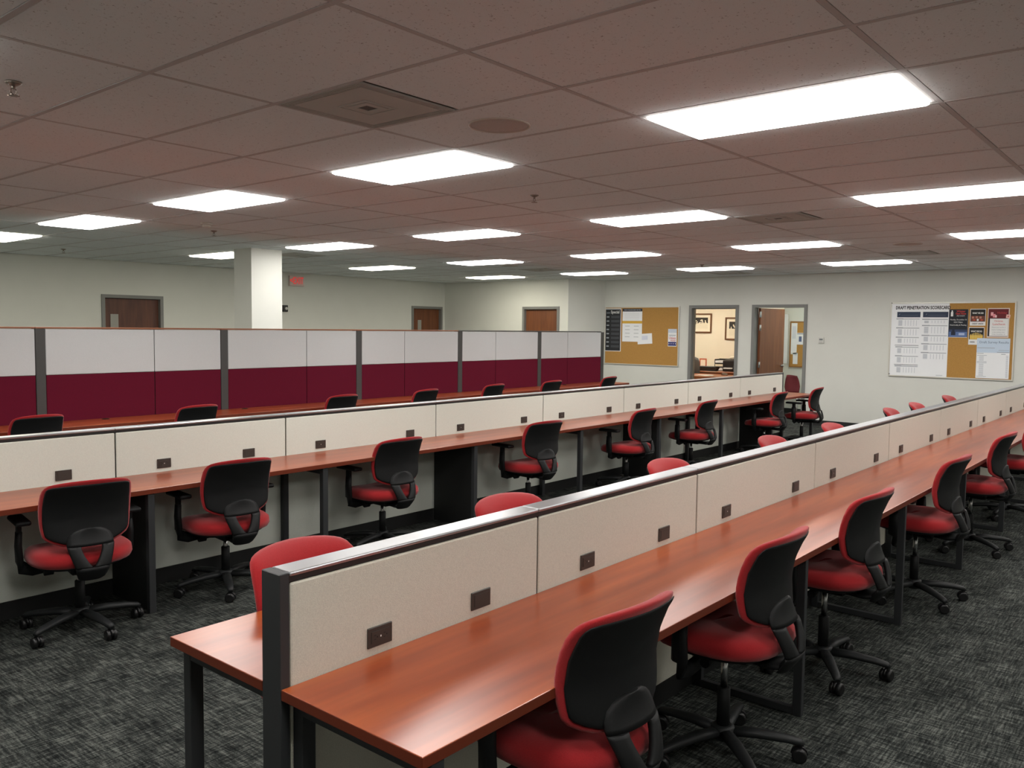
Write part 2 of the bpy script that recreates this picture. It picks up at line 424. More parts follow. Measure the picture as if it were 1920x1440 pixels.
for k, (size, x0, x1, y0, y1) in enumerate(cells):
    if k < 285 and size > 0:
        key = (round(x1-x0, 3), round(y1-y0, 3))
        if key not in full_me:
            a, b = key[0]/2, key[1]/2
            t = new(); loft(t, [[(-a, -b, .03), (a, -b, .03), (a, b, .03), (-a, b, .03)], [(-a, -b, .009), (a, -b, .009), (a, b, .009), (-a, b, .009)],
                                [(-a+.004, -b+.004, .0012), (a-.004, -b+.004, .0012), (a-.004, b-.004, .0012), (-a+.004, b-.004, .0012)]], smooth=False)
            bmesh.ops.recalc_face_normals(t, faces=t.faces[:])
            me = bpy.data.meshes.new('ceiling_tile'); t.to_mesh(me); t.free(); me.materials.append(M['tile']); full_me[key] = me
        o = bpy.data.objects.new('ceiling_tile', full_me[key]); COL.objects.link(o); o.parent = ceil_
        o.location = ((x0+x1)/2, (y0+y1)/2, HC + random.choice((0, 0, .001, .002)))
    else:
        bx(rest, x0, x1, y0, y1, HC+.004, HC+.03)
tag(obj('ceiling_tile', rest, M['tile'], ceil_), None, None, None, 'stuff')

# ---------------------------------------------------------------- ceiling light fixtures
ORD = ['first', 'second', 'third', 'fourth', 'fifth', 'sixth', 'seventh', 'eighth', 'ninth', 'tenth']
def light_mesh(name, lm):
    t = thing(name, 'x', 'ceiling light')
    a, b = TX/2-.013, TY/2-.013
    bm = new()
    for (x0, x1, y0, y1) in ((-a, -a+.024, -b, b), (a-.024, a, -b, b), (-a+.024, a-.024, -b, -b+.024), (-a+.024, a-.024, b-.024, b)):
        bx(bm, x0, x1, y0, y1, .001, .035)
    bx(bm, -a+.024, a-.024, -b+.024, b-.024, .03, .035)
    obj('light_frame', bm, M['tbar'], t)
    bm = new(); a -= .026; b -= .026  # lens dropped below its frame, shaped so the glowing sides brighten the ceiling
    loft(bm, [[(-a, -b, .02), (a, -b, .02), (a, b, .02), (-a, b, .02)], [(-a, -b, -.009), (a, -b, -.009), (a, b, -.009), (-a, b, -.009)],
              [(-a+.012, -b+.012, -.017), (a-.012, -b+.012, -.017), (a-.012, b-.012, -.017), (-a+.012, b-.012, -.017)]], smooth=False)
    obj('diffuser', bm, lm, t)
    return t
def light_label(r, c):
    rows = {-1: 'overhead behind the camera', 0: 'in the nearest crosswise row of lights', 1: 'in the second crosswise row of lights', 2: 'in the third crosswise row of lights', 3: 'in the farthest crosswise row'}
    if r == -1 or c == -1: return None
    pos = {0: 'rightmost', 1: 'second from the right', 2: 'third from the right', 3: 'fourth from the right', 4: 'leftmost'}[c]
    return 'lit recessed ceiling light, %s %s' % (pos, rows[r])
G_L = 'recessed ceiling lights'
protos = {}
for r, c in lights:
    lm = 'lampw' if c == 4 else 'lamp'
    loc = (tx(6+5*r)+TX/2, ty(2*c)+TY/2, HC)
    lab = light_label(r, c) or ('lit recessed ceiling light behind the camera, %s from the right' % ORD[c+1] if r == -1 else 'lit recessed ceiling light right of the picture, %s from the camera' % ORD[r])
    g = G_L if light_label(r, c) else ('ceiling lights behind the camera' if r == -1 else 'ceiling lights right of the picture')
    if lm not in protos:
        protos[lm] = light_mesh('ceiling_light', M[lm]); o = protos[lm]; o.location = loc; tag(o, lab, None, g)
    else: dup(protos[lm], loc, 0, lab, g)
for lm, loc, lab in (('lampo', (16.9, 9.3, HC), 'warm recessed ceiling light in the office behind the window'), ('lampd', (16.1, 5.4, HC), 'cool recessed ceiling light in the office behind the open door')):
    o = light_mesh('ceiling_light', M[lm]); o.location = loc; tag(o, lab, None, 'office ceiling lights')
    for ch in o.children: ch.location.z -= .036

# vents, speakers, sprinklers, detector
def vent(i, j, half, label):
    x = tx(i)+TX/2; y = ty(j)+TY/4+(TY/2 if half else 0)
    t = thing('ceiling_vent', label, 'vent', (x, y, HC), 0, 'ceiling vents')
    a = .292
    def fr(o_, i_, z0, z1, bm):
        for (x0, x1, y0, y1) in ((-o_, -i_, -o_, o_), (i_, o_, -o_, o_), (-i_, i_, -o_, -i_), (-i_, i_, i_, o_)): bx(bm, x0, x1, y0, y1, z0, z1)
    bm = new()
    for k in range(4): fr(a-.012*k, a-.012*k-.006, -.003+.0005*k, .006, bm)
    obj('vent_frame', bm, M['grill'], t)
    bm = box(-.243, .243, -.243, .243, -.001, .004); obj('vent_plate', bm, M['grill'], t)
    bm = new(); fr(.10, .092, -.004, 0, bm); fr(.07, .035, -.004, 0, bm); obj('louvre', bm, M['grill'], t)
    obj('vent_core', box(-.068, .068, -.068, .068, -.0015, .002), M['grilld'], t)
    obj('vent_box', box(-a, a, -a, a, .012, .02), M['grilld'], t)
for (i, j), hf, lb in (((4, 1), 1, 'square grey louvred ceiling vent nearest the camera'), ((12, 1), 1, 'square ceiling vent between the lights, upper right with dark smudge'),
                       ((19, 1), 1, 'flat ceiling vent above the scorecard board'), ((19, 6), 1, 'small far ceiling vent in front of the closet wall'),
                       ((12, 7), 1, 'ceiling vent behind the square column'), ((23, 4), 1, 'thin ceiling vent close to the back wall above the window'), ((4, 10), 0, 'ceiling vent at far left near the left wall')):
    vent(i, j, hf, lb)
for x, y, lb in ((3.31, 2.87, 'large round ceiling speaker next to the near vent'), (10.56, 2.82, 'small round ceiling speaker above the scorecard board'), (10.74, 9.06, 'far round ceiling speaker beside the far vent')):
    t = thing('ceiling_speaker', lb, 'speaker', (x, y, HC), 0, 'round ceiling speakers')
    bm = new(); lathe(bm, (0, 0), [(.16, .004), (.16, -.004), (.152, -.006), (.146, -.002), (.146, .002)], 36); obj('speaker_rim', bm, M['det'], t)
    bm = new(); lathe(bm, (0, 0), [(.146, .003), (.146, -.002), (.1, -.004), (.02, -.005)], 36); obj('grille', bm, M['spk'], t)
for x, y, lb in ((1.456, 4.048, 'nearest pendent fire sprinkler head at upper left'), (5.19, 4.13, 'pendent fire sprinkler right of the ceiling middle'), (5.08, 8.57, 'pendent fire sprinkler beside the smoke detector'),
                 (5.08, 12.49, 'tiny far pendent sprinkler by the left wall'), (12.2, 6.3, 'distant pendent sprinkler in front of the office window')):
    t = thing('fire_sprinkler', lb, 'sprinkler', (x, y, HC), 0, 'fire sprinklers')
    bm = new(); lathe(bm, (0, 0), [(.034, .002), (.034, -.003), (.018, -.012), (.012, -.014)], 16); obj('escutcheon', bm, M['brass'], t)
    bm = new(); cyl(bm, (0, 0), .008, -.028, -.01, 10)
    for s in (-1, 1): tube(bm, [(s*.008, 0, -.026), (s*.013, 0, -.038), (s*.003, 0, -.052)], .0028, 6)
    obj('sprinkler_frame', bm, M['brass'], t)
    bm = new(); cyl(bm, (0, 0), .019, -.056, -.053, 12)
    for k in range(8): bx(bm, .015, .024, -.003, .003, -.056, -.053, mtx=Matrix.Rotation(k*PI/4, 4, 'Z'))
    obj('deflector', bm, M['brass'], t)
t = thing('smoke_detector', 'round white smoke detector on the ceiling left of the column', 'detector', (4.64, 7.97, HC))
bm = new(); lathe(bm, (0, 0), [(.055, .002), (.055, -.012), (.048, -.02)], 24); obj('detector_base', bm, M['det'], t)
bm = new(); lathe(bm, (0, 0), [(.04, -.018), (.044, -.03), (.038, -.042), (.01, -.045)], 24); obj('sensor_chamber', bm, M['det'], t)

# ================================================================== PARTITIONS AND DESKS
DZ = .737; TH = .03
def outlet(parent, x, y, face, blank, z=.79):
    """face = -1: plate looks towards -y"""
    w_, h_ = .047, .030
    bm = new(); bx(bm, -w_, w_, -.006, 0, -h_, h_); bevel(bm, .002, 1)
    o = obj('power_outlet', bm, M['outlet'], parent)
    if blank:
        q = new(); bx(q, -.034, .034, -.0075, -.005, -.019, .019); obj('blank_cover', q, M['outlet'], o)
    else:
        q = new(); bx(q, -.034, .034, -.008, -.005, -.017, .017, 0)
        for s in (-1, 1):
            for dz in (-.006, .006): bx(q, s*.018-.007, s*.018, -.0085, -.006, dz-.001, dz+.001, 1)
            bx(q, s*.018+.003, s*.018+.007, -.0085, -.006, -.002, .002, 1)
        bx(q, -.002, .002, -.0085, -.006, -.003, .002, 2)
        obj('receptacle', q, [M['outlet'], M['outletd'], M['white']], o)
    o.location = (x, y, z)
    if face > 0: o.rotation_euler = (0, 0, PI)
    return o
def fabric_panel(parent, x0, x1, y0, y1, z0, z1, material, name='fabric_panel'):
    bm = box(x0, x1, y0, y1, z0, z1); bevel(bm, .006, 2); return obj(name, bm, material, parent)
def low_partition(label, seams, yf, x_end0, fab):
    """front face yf (towards the camera), 80 mm thick, 1.043 high"""
    T = .08; ZT = 1.043
    t = thing('low_partition', label, 'partition')
    x0, x1 = seams[0], seams[-1]
    bm = new(); bx(bm, x0, x1, yf+.008, yf+T-.008, .10, ZT-.018); obj('panel_core', bm, M['kick'], t)
    bm = box(x_end0-.03, x_end0, yf-.001, yf+T+.001, 0, ZT-.0005); bevel(bm, .002, 1); obj('end_post', bm, M['post'], t)
    bm = box(x1, x1+.03, yf-.001, yf+T+.001, 0, ZT-.0005); bevel(bm, .002, 1); obj('end_post', bm, M['post'], t)
    bm = new(); 
    # top cap: bevelled metal channel, one piece per panel
    for a, b in zip(seams, seams[1:]):
        c = new(); bx(c, a+.0008, b-.0008, yf-.001, yf+T+.001, ZT-.012, ZT); bevel(c, .004, 2)
        obj('top_cap', c, M['cap'], t)
        c = new(); bx(c, a, b, yf+.002, yf+T-.002, ZT-.026, ZT-.011); obj('cap_channel', c, M['capside'], t)
        fabric_panel(t, a+.004, b-.004, yf, yf+.0085, DZ-.045, ZT-.029, fab)
        fabric_panel(t, a+.004, b-.004, yf+T-.0085, yf+T, DZ-.045, ZT-.029, fab)
        fabric_panel(t, a+.004, b-.004, yf+.002, yf+.0085, .105, DZ-.05, fab, 'lower_panel')
        fabric_panel(t, a+.004, b-.004, yf+T-.0085, yf+T-.002, .105, DZ-.05, fab, 'lower_panel')
        for k, px in enumerate((a+.31, b-.31)):
            outlet(t, px, yf, -1, k == 1); outlet(t, px, yf+T, 1, k == 1)
    bm.free()
    bm = new(); bx(bm, x0, x1, yf+.006, yf+T-.006, 0, .10); obj('kick_plate', bm, M['kick'], t)
    return t
def desk(label, x0, x1, y0, y1, wall_side, frames, name='long_desk'):
    """worktop between y0,y1; wall_side = -1 if partition is at y0, +1 if at y1. frames = [(x, solid?)]"""
    t = thing(name, label, 'desk')
    bm = box(x0, x1, y0, y1, DZ-TH, DZ); bevel(bm, .0025, 2)
    xx = x0+.25
    while xx < x1-.1:
        bmesh.ops.bisect_plane(bm, geom=bm.verts[:]+bm.edges[:]+bm.faces[:], plane_co=(xx, 0, 0), plane_no=(1, 0, 0)); xx += .25
    for f in bm.faces: f.material_index = 0 if abs(f.normal.z) > .7 else 1
    obj('worktop', bm, [M['desk'], M['deskedge']], t)
    yw, yo = (y0, y1) if wall_side < 0 else (y1, y0)         # wall edge, outer edge
    s = 1 if yo > yw else -1
    zt = DZ-TH-.001
    for x, solid in frames:
        f = new()
        ya, yb = yw+s*.021, yo-s*.03
        lo, hi = min(ya, yb), max(ya, yb)
        hw = .022 if solid is not None else .015
        if solid:
            bx(f, x-.014, x+.014, lo, hi, .012, zt); 
            obj('gable_panel', f, M['kick'], t)
            g = new(); bx(g, x-.02, x+.02, yb-.018, yb+.018, 0, zt); bevel(g, .002, 1); obj('leg', g, M['post'], t)
        else:
            for yy in (ya, yb):
                g = new(); bx(g, x-hw, x+hw, yy-.02, yy+.02, 0, zt); bevel(g, .002, 1); obj('leg', g, M['post'], t)
            g = new(); bx(g, x-hw+.001, x+hw-.001, lo+.02, hi-.02, zt-.042, zt); obj('top_rail', g, M['post'], t)
            if solid is None:
                g = new(); bx(g, x-hw+.001, x+hw-.001, lo+.02, hi-.02, .004, .034); obj('foot_rail', g, M['post'], t)
    # modesty cable rail below the top, against the panel
    g = new(); bx(g, x0+.08, x1-.08, min(yw+s*.06, yw+s*.09), max(yw+s*.06, yw+s*.09), zt-.05, zt-.002); obj('cable_rail', g, M['kick'], t)
    return t
SA = [1.291, 2.352, 3.564, 5.087, 6.602, 8.129, 9.650, 11.171, 12.72]
SB = [-.40, 1.12, 2.391, 3.635, 5.184, 6.712, 8.228, 9.767, 11.32, 12.85]
low_partition('low beige fabric partition with grey metal cap, nearest the camera', SA, 1.833, 1.291, M['fabric'])
low_partition('low beige fabric partition, tinted as lit, in the middle row behind the left red chairs', SB, 5.190, -.40, M['fabric_lit'])
fr_ = lambda s: [(x + (.03 if k == 0 else (-.03 if k == len(s)-1 else .02)), (False if k == 0 else None)) for k, x in enumerate(s) if k != 1]
desk('long cherry wood desk on the right side of the nearest partition', 1.262, 12.74, 1.300, 1.831, 1, fr_(SA))
desk('cherry wood desk behind the nearest partition, its left end sticking out', 1.262, 12.74, 1.916, 2.405, -1, fr_(SA))
frB = [(x + (.03 if k == 0 else (-.03 if k == len(SB)-1 else -.03)), (k % 2 == 0)) for k, x in enumerate(SB)]
desk('long cherry wood desk along the front of the middle partition', -.43, 12.87, 4.675, 5.188, 1, frB)
desk('cherry wood desk on the hidden far side of the middle partition', -.43, 12.87, 5.273, 5.80, -1, frB)
# small white cable boxes at floor level by the middle partition gables
for k, x in enumerate((2.47, 5.27, 8.32, 11.42)):
    bm = box(x, x+.055, 5.150, 5.188, .105, .155); bevel(bm, .004, 1)
    o = obj('cable_box', bm, M['white'])
    tag(o, 'small white cable box low on the middle partition, %s from the left' % ORD[k], 'cable box', 'white cable boxes')

# tall two-tone partition (row C)
YC = 8.541; ZC2 = 1.645
t = thing('tall_partition', 'tall partition with white upper and maroon lower fabric panels and grey posts', 'partition')
posts = [1.29, 3.20, 5.13, 7.07, 8.98, 10.88, 12.73]
mids = [2.36, 4.362, 6.292, 7.917, 9.824, 11.709]
PW = .088; T = .085
bm = new(); bx(bm, posts[0], posts[-1]+.05, YC+.01, YC+T-.01, .1, ZC2-.02); obj('panel_core', bm, M['kick'], t)
for x in posts:
    bm = box(x, x+PW, YC-.004, YC+T+.004, 0, ZC2-.012); bevel(bm, .003, 1); obj('post', bm, M['postc'], t)
for k, x in enumerate(posts[:-1]):
    segs = ((x+PW+.003, mids[k]-.003), (mids[k]+.003, posts[k+1]-.003))
    for a, b in segs:
        fabric_panel(t, a, b, YC, YC+.0095, 1.190, ZC2-.016, M['fabricw'], 'upper_panel')
        fabric_panel(t, a, b, YC, YC+.0095, DZ-.02, 1.187, M['fabricr'], 'maroon_panel')
        fabric_panel(t, a, b, YC+.002, YC+.0095, .105, DZ-.035, M['fabricw'], 'lower_panel')
        fabric_panel(t, a, b, YC+T-.0095, YC+T, .105, ZC2-.016, M['fabricw'], 'rear_panel')
    bm = box(x+.001, posts[k+1]-.001, YC-.006, YC+T+.006, ZC2-.013, ZC2+.004); bevel(bm, .003, 2)
    o = obj('top_cap', bm, M['copper'] if k < 4 else M['postc'], t)
    o['label'] = 'thin copper brown cap strip' if k < 4 else 'thin grey cap strip'
bm = new(); bx(bm, posts[0], posts[-1]+PW, YC+.006, YC+T-.006, 0, .1); obj('kick_plate', bm, M['kick'], t)
d = desk('cherry wood desk along the tall maroon and white partition', 1.26, 12.85, 8.00, YC-.005, 1, [(x+PW/2, k % 2 == 0) for k, x in enumerate(posts)] )
for gx in (3.80, 5.37, 6.75, 8.25, 9.89, 11.51):
    bm = new(); lathe(bm, (gx, 8.45), [(.035, DZ-.002), (.035, DZ+.003), (.028, DZ+.004), (.028, DZ+.001)], 16)
    obj('cable_grommet', bm, M['black'], d)

# ================================================================== TASK CHAIRS
def crom(P, n=4):
    out = []; N = len(P)
    for i in range(N):
        p0, p1, p2, p3 = (Vector(P[(i+k) % N]) for k in (-1, 0, 1, 2))
        for k in range(n):
            u = k/n
            out.append(.5*((2*p1)+(-p0+p2)*u+(2*p0-5*p1+4*p2-p3)*u*u+(-p0+3*p1-3*p2+p3)*u**3))
    return out
BK = [(0, .874), (.10, .870), (.17, .860), (.208, .842), (.224, .80), (.228, .72), (.225, .65), (.217, .59), (.200, .556), (.13, .523), (.05, .512)]
outline = [Vector((x, z)) for x, z in BK] + [Vector((-x, z)) for x, z in reversed(BK[1:])]
outline.insert(11, Vector((0, .510)))
outline = crom([(p.x, p.y) for p in outline], 2)
def backy(z):            # side profile of the back
    pts = [(.50, -.225), (.58, -.205), (.66, -.198), (.74, -.212), (.81, -.242), (.88, -.292)]
    if z <= pts[0][0]: return pts[0][1]
    for (a, ya), (b, yb) in zip(pts, pts[1:]):
        if z <= b:
            u = (z-a)/(b-a); return ya+(yb-ya)*u
    return pts[-1][1]
def pillow(bm, out, cz, front, rear, dy, rings=(0.25, .5, .7, .84, .93, .98, 1.0), mi=0, wrap=1.05):
    def P(s, p, side):
        x = p.x*s; z = cz+(p.y-cz)*s
        k = (max(0, 1-s**5))**.5
        kf = k*(1+.5*max(0, min(1, (z-.74)/.10))) if front > .02 else k
        yy = backy(z)+dy+wrap*x*x
        return (x, yy+(front*kf if side > 0 else -rear*k), z)
    for side in (1, -1):
        c = bm.verts.new(P(0, Vector((0, cz)), side))
        prev = None
        for s in rings:
            if s == 1.0:
                cur = edge_ring if side < 0 else [bm.verts.new(P(1, p, 1)) for p in out]
                if side > 0: edge_ring = cur
            else: cur = [bm.verts.new(P(s, p, side)) for p in out]
            n = len(cur)
            for i in range(n):
                j = (i+1) % n
                if prev is None: f = bm.faces.new([c, cur[i], cur[j]])
                else: f = bm.faces.new([prev[i], cur[i], cur[j], prev[j]])
                f.smooth = True; f.material_index = mi
            prev = cur
def make_chair():
    t = thing('task_chair', 'x', 'chair')
    up = bpy.data.objects
    parts = []
    def P(name, bm, material, lift=True, parent=None):
        o = obj(name, bm, material, parent or t)
        if lift and parent is None: parts.append(o)
        return o
    # upholstered back
    bm = new(); pillow(bm, outline, .70, .034, .022, 0); P('backrest', bm, M['red'])
    SK = [(0, .850), (.08, .850), (.15, .846), (.196, .838), (.208, .81), (.2135, .74), (.213, .66), (.208, .60), (.192, .567), (.125, .536), (.05, .524)]
    o2 = [Vector((x, z)) for x, z in SK] + [Vector((-x, z)) for x, z in reversed(SK[1:])]; o2.insert(11, Vector((0, .523)))
    o2 = crom([(p.x, p.y) for p in o2], 2)
    bm = new(); pillow(bm, o2, .70, .006, .012, -.016, wrap=1.05); P('back_shell', bm, M['black'])
    # Y-shaped bracket
    bm = new()
    def plate(pts, th=.016):
        rr = [[], []]
        for x, y, z in pts: rr[0].append((x, y, z)); rr[1].append((x, y-th, z))
        loft(bm, rr, smooth=False)
    wr = 1.05
    def yb(z):
        if z > .545: return backy(z)-.029
        u = min(1, (.545-z)/.15)
        return backy(.545)-.029 - .048*math.sin(u*PI/2) + (.045*max(0, .40-z)/.06)
    def full(z, x1, th=.012):
        y = yb(z); n = 10; xs = [x1*(-1+2*k/n) for k in range(n+1)]
        return [(x, y+.008+wr*x*x, z) for x in xs] + [(x, y-th*(1-(x/x1)**4)+wr*x*x, z) for x in reversed(xs)]
    loft(bm, [full(z, x1) for z, x1 in ((.612, .030), (.607, .055), (.595, .080), (.578, .100), (.555, .112), (.535, .115), (.520, .114))])
    for s in (-1, 1):
        rr = []
        for z, x0, x1 in ((.521, .050, .114), (.51, .052, .112), (.49, .046, .107), (.465, .036, .100), (.44, .023, .092), (.42, .010, .086), (.41, .002, .083)):
            y = yb(z)
            rr.append([(s*x0, y+.008, z), (s*x1, y+.008+wr*x1*x1, z), (s*(x1+.002), y+wr*x1*x1, z), (s*(x1-.008), y-.010+wr*x1*x1, z), (s*(x0+x1)/2, y-.014+wr*x1*x1*.3, z), (s*(x0+.004), y-.012, z), (s*x0, y-.004, z)])
        loft(bm, rr)
    loft(bm, [full(z, x1, .016) for z, x1 in ((.412, .084), (.39, .079), (.365, .072), (.345, .064), (.336, .050))])
    tube(bm, [(0, -.245, .362), (0, -.20, .352), (0, -.10, .352)], [(.062, .018), (.06, .02), (.05, .014)], 12)
    P('back_bracket', bm, M['black'])
    # seat
    N = 32
    def ring(sx, y0, y1, z, e=2.6):
        out = []
        for k in range(N):
            a = 2*PI*k/N; c, s = math.cos(a), math.sin(a)
            x = sx*abs(c)**(2/e)*(1 if c > 0 else -1); y = abs(s)**(2/e)*(1 if s > 0 else -1)
            out.append((x, (y0+y1)/2+(y1-y0)/2*y, z+(.012*abs(x)/.25 if z > .43 else 0) - (.02*max(0, y)**2 if z > .40 else 0)))
        return out
    bm = new()
    loft(bm, [ring(.225, -.215, .225, .396), ring(.250, -.240, .245, .408), ring(.260, -.250, .252, .430), ring(.256, -.246, .248, .450), ring(.236, -.226, .232, .468), ring(.19, -.18, .19, .478), ring(.12, -.11, .12, .480), ring(.05, -.05, .05, .478)])
    P('seat_cushion', bm, M['red'])
    bm = new(); loft(bm, [ring(.16, -.14, .16, .372), ring(.215, -.20, .21, .384), ring(.238, -.226, .235, .402)]); P('seat_pan', bm, M['black'])
    # arms
    for s in (-1, 1):
        bm = new()
        tube(bm, [(s*.12, .05, .370), (s*.22, .05, .362), (s*.262, .05, .374), (s*.280, .05, .42), (s*.284, .05, .50), (s*.280, .05, .575)], [(.014, .034), (.014, .036), (.018, .036), (.02, .034), (.019, .032), (.017, .030)], 10)
        bx(bm, s*.280-.011, s*.280+.011, .030, .070, .56, .630)
        a_ = P('armrest', bm, M['black'])
        bm = new(); bx(bm, s*.276-.038, s*.276+.038, -.065, .165, .624, .650); bevel(bm, .011, 2)
        P('arm_pad', bm, M['black'], parent=a_)
    # mechanism with levers
    bm = new(); bx(bm, -.07, .07, -.12, .13, .335, .376); bevel(bm, .01, 1)
    tube(bm, [(.06, .04, .352), (.17, .05, .35), (.22, .06, .352)], [.006, .006, (.018, .006)], 6)
    tube(bm, [(-.06, .0, .352), (-.13, .0, .350)], .006, 6); tube(bm, [(-.13, .0, .35), (-.175, .0, .35)], .02, 10)
    P('tilt_mechanism', bm, M['black'])
    bm = new(); cyl(bm, (0, 0), .014, .20, .34, 12); P('gas_lift', bm, M['chrome'])
    bm = new(); lathe(bm, (0, 0), [(.026, .10), (.026, .272), (.020, .276)], 14); P('column_cover', bm, M['black'], False)
    # star base + casters
    bm = new(); lathe(bm, (0, 0), [(.034, .065), (.048, .075), (.046, .118), (.034, .125)], 16)
    rot0 = math.radians(18)
    for k in range(5):
        a = 2*PI*k/5+rot0; c, s = math.cos(a), math.sin(a)
        tube(bm, [(.03*c, .03*s, .098), (.13*c, .13*s, .099), (.24*c, .24*s, .088), (.295*c, .295*s, .078), (.31*c, .31*s, .070)], [(.030, .020), (.028, .020), (.023, .017), (.020, .015), (.013, .010)], 10)
    P('star_base', bm, M['blackg'], False)
    cm = new()
    for s in (-1, 1):
        rr = [[(s*x, r*math.cos(2*PI*q/16), .029+r*math.sin(2*PI*q/16)) for q in range(16)] for x, r in ((.005, .022), (.006, .029), (.024, .029), (.028, .022))]
        loft(cm, rr)
    rr = []                                       # hood
    for x in (-.006, .006):
        rr.append([(x, .033*math.cos(q), .030+.033*math.sin(q)) for q in [PI*k/6 for k in range(7)]])
    loft(cm, rr); cyl(cm, (0, .0), .007, .05, .075, 8)
    c0 = P('caster', cm, M['tire'], False)
    for k in range(5):
        a = 2*PI*k/5+rot0
        c = c0 if k == 0 else c0.copy()
        if k: COL.objects.link(c); c.parent = t
        c.location = (.295*math.cos(a), .295*math.sin(a), 0); c.rotation_euler = (0, 0, a*1.7+k)
    t['lift'] = 0
    return t
proto = make_chair()
LIFT = {'backrest', 'back_shell', 'back_bracket', 'seat_cushion', 'seat_pan', 'armrest', 'tilt_mechanism', 'gas_lift'}
first = [True]
def put_chair(x, y, deg, lift, label, group, spin=0, arm=0):
    if first[0]: r = proto; first[0] = False; r.location = (x, y, 0); r.rotation_euler = (0, 0, math.radians(deg)); tag(r, label, None, group)
    else: r = dup(proto0, (x, y, 0), math.radians(deg), label, group)
    for ch in r.children:
        n = ch.name.split('.')[0]
        if n in LIFT: ch.location.z = lift
        if n == 'armrest': ch.location.z = lift*.45
        if n in ('star_base', 'caster') and spin:
            ch.location = Matrix.Rotation(math.radians(spin), 3, 'Z') @ ch.location
            ch.rotation_euler.z += math.radians(spin)
    return r
proto0 = proto
del proto['lift']
GA = 'task chairs on the right of the nearest desk'
GB = 'task chairs in front of the middle partition'
GC = 'task chairs in front of the tall partition'
GD = 'task chairs behind the nearest partition'
A_ = [(1.985, 1.43, -4), (3.05, 1.43, 0), (4.165, 1.43, -2), (5.70, 1.40, -1), (7.32, 1.41, 0), (8.85, 1.42, 1)]
chairs = []
for k, (x, y, d_) in enumerate(A_):
    lab = 'red task chair seen from behind at the near right desk, %s from the camera' % ('nearest' if k == 0 else ORD[k])
    chairs.append((x, y, d_, .075, lab, GA, (5, -6, 52, -4, -4, 12)[k]))
B_ = [(1.975, 4.745, -9, -21), (2.90, 4.80, -6, 16), (4.26, 4.84, -2, 30), (5.97, 4.78, -7, 12), (7.62, 4.76, 2, 22), (9.10, 4.78, 3, 5), (11.10, 4.72, 4, 14), (12.42, 4.70, 6, 28)]
for k, (x, y, d_, sp) in enumerate(B_):
    lab = 'red and black task chair at the middle partition desk, %s from the left' % ('first' if k == 0 else ORD[k])
    if k == 7: lab = 'red task chair at the far right end of the middle desk, against the back wall'
    chairs.append((x, y, d_, 0, lab, GB, sp))
C_ = [(2.90, 7.96, 4), (4.36, 7.90, 3), (6.22, 7.96, 0), (7.55, 7.95, 3), (8.96, 8.02, 2), (10.28, 7.98, -2), (11.88, 8.0, 3)]
for k, (x, y, d_) in enumerate(C_):
    chairs.append((x, y, d_, .03, 'black chair back with red rim before the tall maroon partition, %s from the left' % ORD[k], GC, 0))
D_ = [(1.80, 2.265, 180), (2.93, 2.26, 176), (4.42, 2.26, 178), (5.97, 2.26, 180), (7.20, 2.24, 180), (9.11, 2.30, 184), (10.06, 2.30, 181), (11.54, 2.30, 180)]
for k, (x, y, d_) in enumerate(D_):
    chairs.append((x, y, d_, .04, 'red chair back rising behind the nearest partition, %s from the near end' % ORD[k], GD, 0))
for (x, y, d_, lf_, lab, g, sp) in chairs[::-1] if False else chairs:
    if first[0]:
        keep = (x, y, d_, lf_, lab, g, sp)
        first[0] = False; continue
    put_chair(x, y, d_, lf_, lab, g, sp)
first[0] = True
put_chair(*keep)

# ================================================================== THINGS ON THE WALLS
def wall_m(x, y, z):      # frame for prints on the back wall: local x -> image right (-y), local y -> up, local z -> into room
    return Matrix(((0, 0, -1, x), (-1, 0, 0, y), (0, 1, 0, z), (0, 0, 0, 1)))
def board(label, y0, y1, z0, z1, x, fills, fw=.022, framem=None):
    """framed notice board on a wall facing -x; y1 is the image-left edge"""
    t = thing('notice_board', label, 'notice board', (x, (y0+y1)/2, z0))
    W, H = (y1-y0)/2, z1-z0
    bm = new()
    for (a, b, c, d_) in ((-W, -W+fw, 0, H), (W-fw, W, 0, H), (-W+fw, W-fw, 0, fw), (-W+fw, W-fw, H-fw, H)): bx(bm, -.022, 0, a, b, c, d_)
    bevel(bm, .002, 1)
    obj('board_frame', bm, framem or M['alu'], t)
    for nm, a, b, mm in fills:
        obj(nm, box(-.014, -.001, W-2*W*b+(fw if b == 1 else 0), W-2*W*a-(fw if a == 0 else 0), fw, H-fw), mm, t)
    return t
def sheet(name, label, cat, x, ya, yb, za, zb, base, rects=(), texts=(), group=None, tilt=0):
    """paper: image-left edge ya, image-right yb, top za, bottom zb. rects: (h0,h1,v0,v1,material) as fractions; texts: (string,h,v,size,material,width,bold)"""
    W, H = ya-yb, za-zb
    t = thing(name, label, cat, (x, (ya+yb)/2, (za+zb)/2), 0, group)
    if tilt: t.rotation_euler = (math.radians(tilt), 0, 0)
    obj('paper', box(-.0012, 0, -W/2, W/2, -H/2, H/2), base, t)
    if rects:
        mats = []; bm = new()
        for n_, (h0, h1, v0, v1, mm) in enumerate(rects):
            if mm not in mats: mats.append(mm)
            zz = -.0013-.00003*n_
            bx(bm, zz-.0004, zz, W/2-h1*W, W/2-h0*W, H/2-v1*H, H/2-v0*H, mats.index(mm))
        obj('print', bm, mats, t)
    for (s, h, v, size, mm, width, bold) in texts:
        mt = Matrix(((0, 0, -1, -.0022), (-1, 0, 0, W/2-h*W), (0, 1, 0, H/2-v*H), (0, 0, 0, 1)))
        text('lettering', s, size, mt, mm, t, width=width, bold=bold)
    return t
